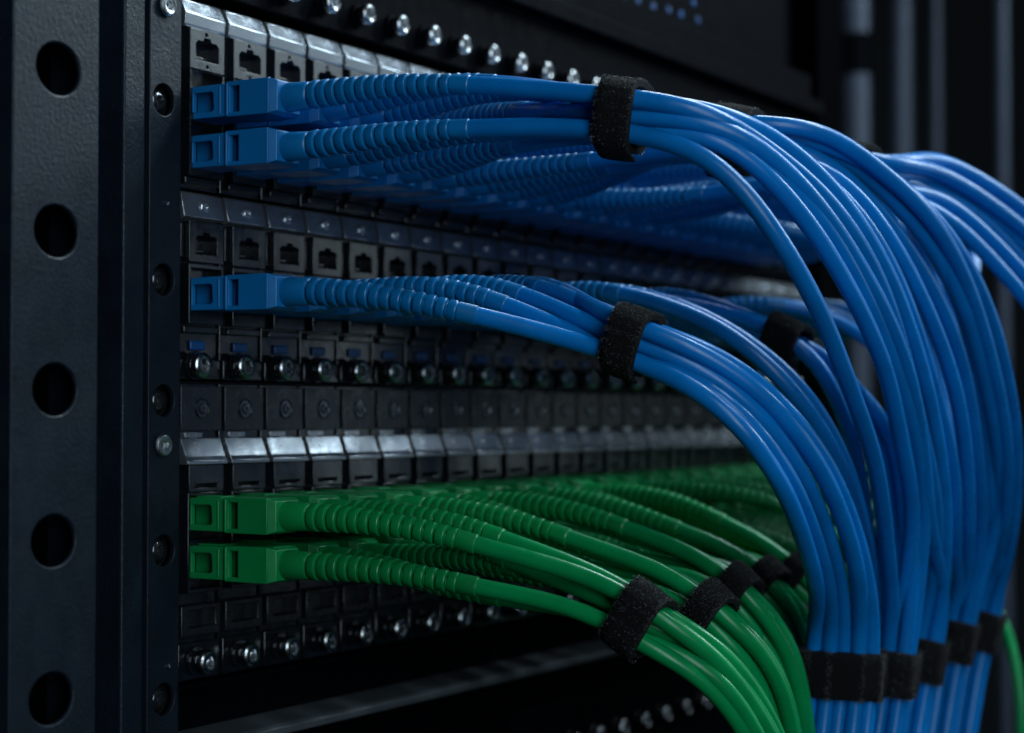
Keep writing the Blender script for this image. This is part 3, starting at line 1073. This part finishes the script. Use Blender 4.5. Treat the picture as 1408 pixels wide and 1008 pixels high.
# --- far columns run along the panel to the bundle behind the arcs
for row in (1, 2, 3, 4, 5):
    k0 = {1: 12, 2: 12, 3: 11, 4: 11, 5: 11}[row]
    for k in range(k0, 21 if row < 4 else NC):      # the last blue ports are empty and hidden by the arcs
        base = base_of(row, k)
        s = base + Vector((0, -19.6 * MM, 0))
        j = jit(3.6)
        if row == 4 and k == 23:      # stray green cord at the far right
            pts = [s + Vector((.010, -.030, -.002)), at(1330, 790, .56), at(1368, 826, .55), at(1390, 880, .545), at(1402, 950, .54), at(1404, 1060, .54)]
        else:
            g = 1.0 if k < 18 else 0.6
            lift = {1: 0.5, 2: -1.5, 3: 5.5, 4: 1.0, 5: -1.0}[row] * MM
            fall = {1: 3, 2: 6, 3: 3, 4: 11, 5: 13}[row] * MM
            xe = min(s.x + 0.05, (0.190 if row < 4 else 0.180) + (k - 14) * 0.0012) - s.x
            pts = [s + Vector((0.003 * g, -0.022, lift)) + j * 0.4,
                   s + Vector((0.013 * g, -0.041, lift * 1.2 - fall * 0.6)) + j * 0.6,
                   s + Vector((0.013 + (xe - 0.013) * 0.45, -0.054, -fall * 2.2)) + j,
                   s + Vector((0.013 + (xe - 0.013) * 0.85, -0.060, -fall * 2.2 - 0.028)) + j,
                   Vector((s.x + xe, s.y - 0.058, min(s.z - fall * 2.2 - 0.08, -0.11))) + j,
                   Vector((s.x + xe, s.y - 0.056, -0.165)) + j]
        patch_cord('blue' if row < 4 else 'green', base, pts, cord_label(row, k), GRP[row], far=True)

LL = ['wide black fuzzy strap low on the nearest five vertical blue cables', 'small black strap just right of the wide low strap',
      'black low strap between the small strap and the two blurred ones', 'blurred black low strap, fourth of five from the left',
      'blurred black low strap on the outermost vertical blue cables']
for i, (tt, lab) in enumerate(zip(LOW, LL)):
    strap(tt.c, tt.t, tt.ax, tt.slots, lab, width=9.6 * MM, fib=3600 if i == 0 else 1500, flap=0.1, group='straps around the vertical blue bundles')

# ------------------------------------------------------------------ background
bgroup = 'blurred grey posts in the background'
for (xa, xb, Z, lab) in ((1160, 1197, 1.10, 'widest blurred grey post, with a dark clamp near the top'), (1223, 1255, 1.25, 'blurred grey post between the widest one and the thin one'),
                         (1276, 1296, 1.30, 'thin dim blurred post, third from the left'), (1369, 1388, 1.15, 'thin blurred grey post at the right edge')):
    p, q = at(xa, 200, Z), at(xb, 200, Z)
    c = (p + q) / 2
    w = (q - p).length / 2
    bm = bmesh.new()
    N = 16
    for zz in (-0.9, 0.9):
        pass
    ring = [[bm.verts.new((w * math.cos(2 * PI * i / N), w * math.sin(2 * PI * i / N), zz)) for i in range(N)] for zz in (-0.9, 0.9)]
    for i in range(N):
        bm.faces.new((ring[0][i], ring[0][(i + 1) % N], ring[1][(i + 1) % N], ring[1][i]))
    bm.faces.new(ring[0][::-1])
    bm.faces.new(ring[1])
    o = finish('steel_post', bm, M['grey_post'], None, smooth=50)
    o.location = (c.x, c.y, 0)
    tag(o, lab, 'post', bgroup)
    if xa == 1160:
        k = at(1178, 74, Z)
        bm = bmesh.new()
        lathe(bm, [(w * 0.9, -0.012), (w * 1.06, -0.012), (w * 1.06, 0.012), (w * 0.9, 0.012)], (0, 0), 24)
        cl = finish('clamp', bm, M['dark_steel'], o, smooth=40)
        cl.rotation_euler = (math.radians(90), 0, 0)
        cl.location = (0, 0, k.z)
bm = bmesh.new()
c = at(1200, 500, 1.9)
a = RT * 1.6
vs = [bm.verts.new(c - a + Vector((0, 0, -1.2))), bm.verts.new(c + a + Vector((0, 0, -1.2))), bm.verts.new(c + a + Vector((0, 0, 1.2))), bm.verts.new(c - a + Vector((0, 0, 1.2)))]
bm.faces.new(vs)
ex_ = bmesh.ops.extrude_face_region(bm, geom=bm.faces[:])
bmesh.ops.translate(bm, verts=[v for v in ex_['geom'] if isinstance(v, bmesh.types.BMVert)], vec=D0 * 0.05)
bmesh.ops.recalc_face_normals(bm, faces=bm.faces)
tag(finish('background_wall', bm, M['backwall'], None), kind='structure')


# ------------------------------------------------------------------ light
def area(name, loc, target, sx, sy, power, color):
    l = bpy.data.lights.new(name, 'AREA')
    l.shape = 'RECTANGLE'
    l.size, l.size_y = sx, sy
    l.energy = power
    l.color = color
    o = bpy.data.objects.new(name, l)
    C.objects.link(o)
    o.location = loc
    o.rotation_euler = (Vector(target) - Vector(loc)).to_track_quat('-Z', 'Y').to_euler()
    return o


COOL = (0.72, 0.90, 1.0)
area('aisle_light', (0.42, -0.18, 0.55), (0.10, -0.05, 0.0), 0.8, 0.07, 5.6, COOL)
area('front_light', (-0.45, -0.66, 0.17), (0.0, -0.04, 0.02), 0.28, 0.66, 2.8, COOL)
area('side_light', (0.80, -0.50, 0.50), (0.15, 0.0, 0.0), 0.16, 0.44, 3.6, COOL)
area('low_side_fill', (0.80, -0.68, 0.06), (0.15, 0.0, 0.0), 0.50, 0.34, 0.32, COOL)  # added fill, unseen, for a grey sheen on the vertical panel faces
area('end_light', (1.0, -0.6, 0.75), (0.75, 0.35, -0.05), 0.3, 0.3, 0.6, COOL)

w = bpy.data.worlds.new('World')
S.world = w
w.use_nodes = True
bg = w.node_tree.nodes['Background']
bg.inputs['Color'].default_value = (0.25, 0.65, 1.0, 1)
bg.inputs['Strength'].default_value = 0.003

# ------------------------------------------------------------------ camera
cd = bpy.data.cameras.new('camera')
cam = bpy.data.objects.new('camera', cd)
C.objects.link(cam)
cam.location = CAM
cam.rotation_euler = Matrix((RT, UP, -DV)).transposed().to_euler()
cd.sensor_width = 36.0
cd.lens = FPX / 1408.0 * 36.0
cd.clip_start = 0.01
cd.clip_end = 20.0
cd.dof.use_dof = True
cd.dof.focus_distance = 0.330
cd.dof.aperture_fstop = 17.0
cd.dof.aperture_blades = 8
S.camera = cam
S.view_settings.view_transform = 'Standard'
S.view_settings.look = 'None'
S.view_settings.gamma = 1.0
S.view_settings.exposure = 0.0
S.view_settings.use_curve_mapping = False
S.cycles.use_denoising = True
S.cycles.max_bounces = 6
S.cycles.diffuse_bounces = 1
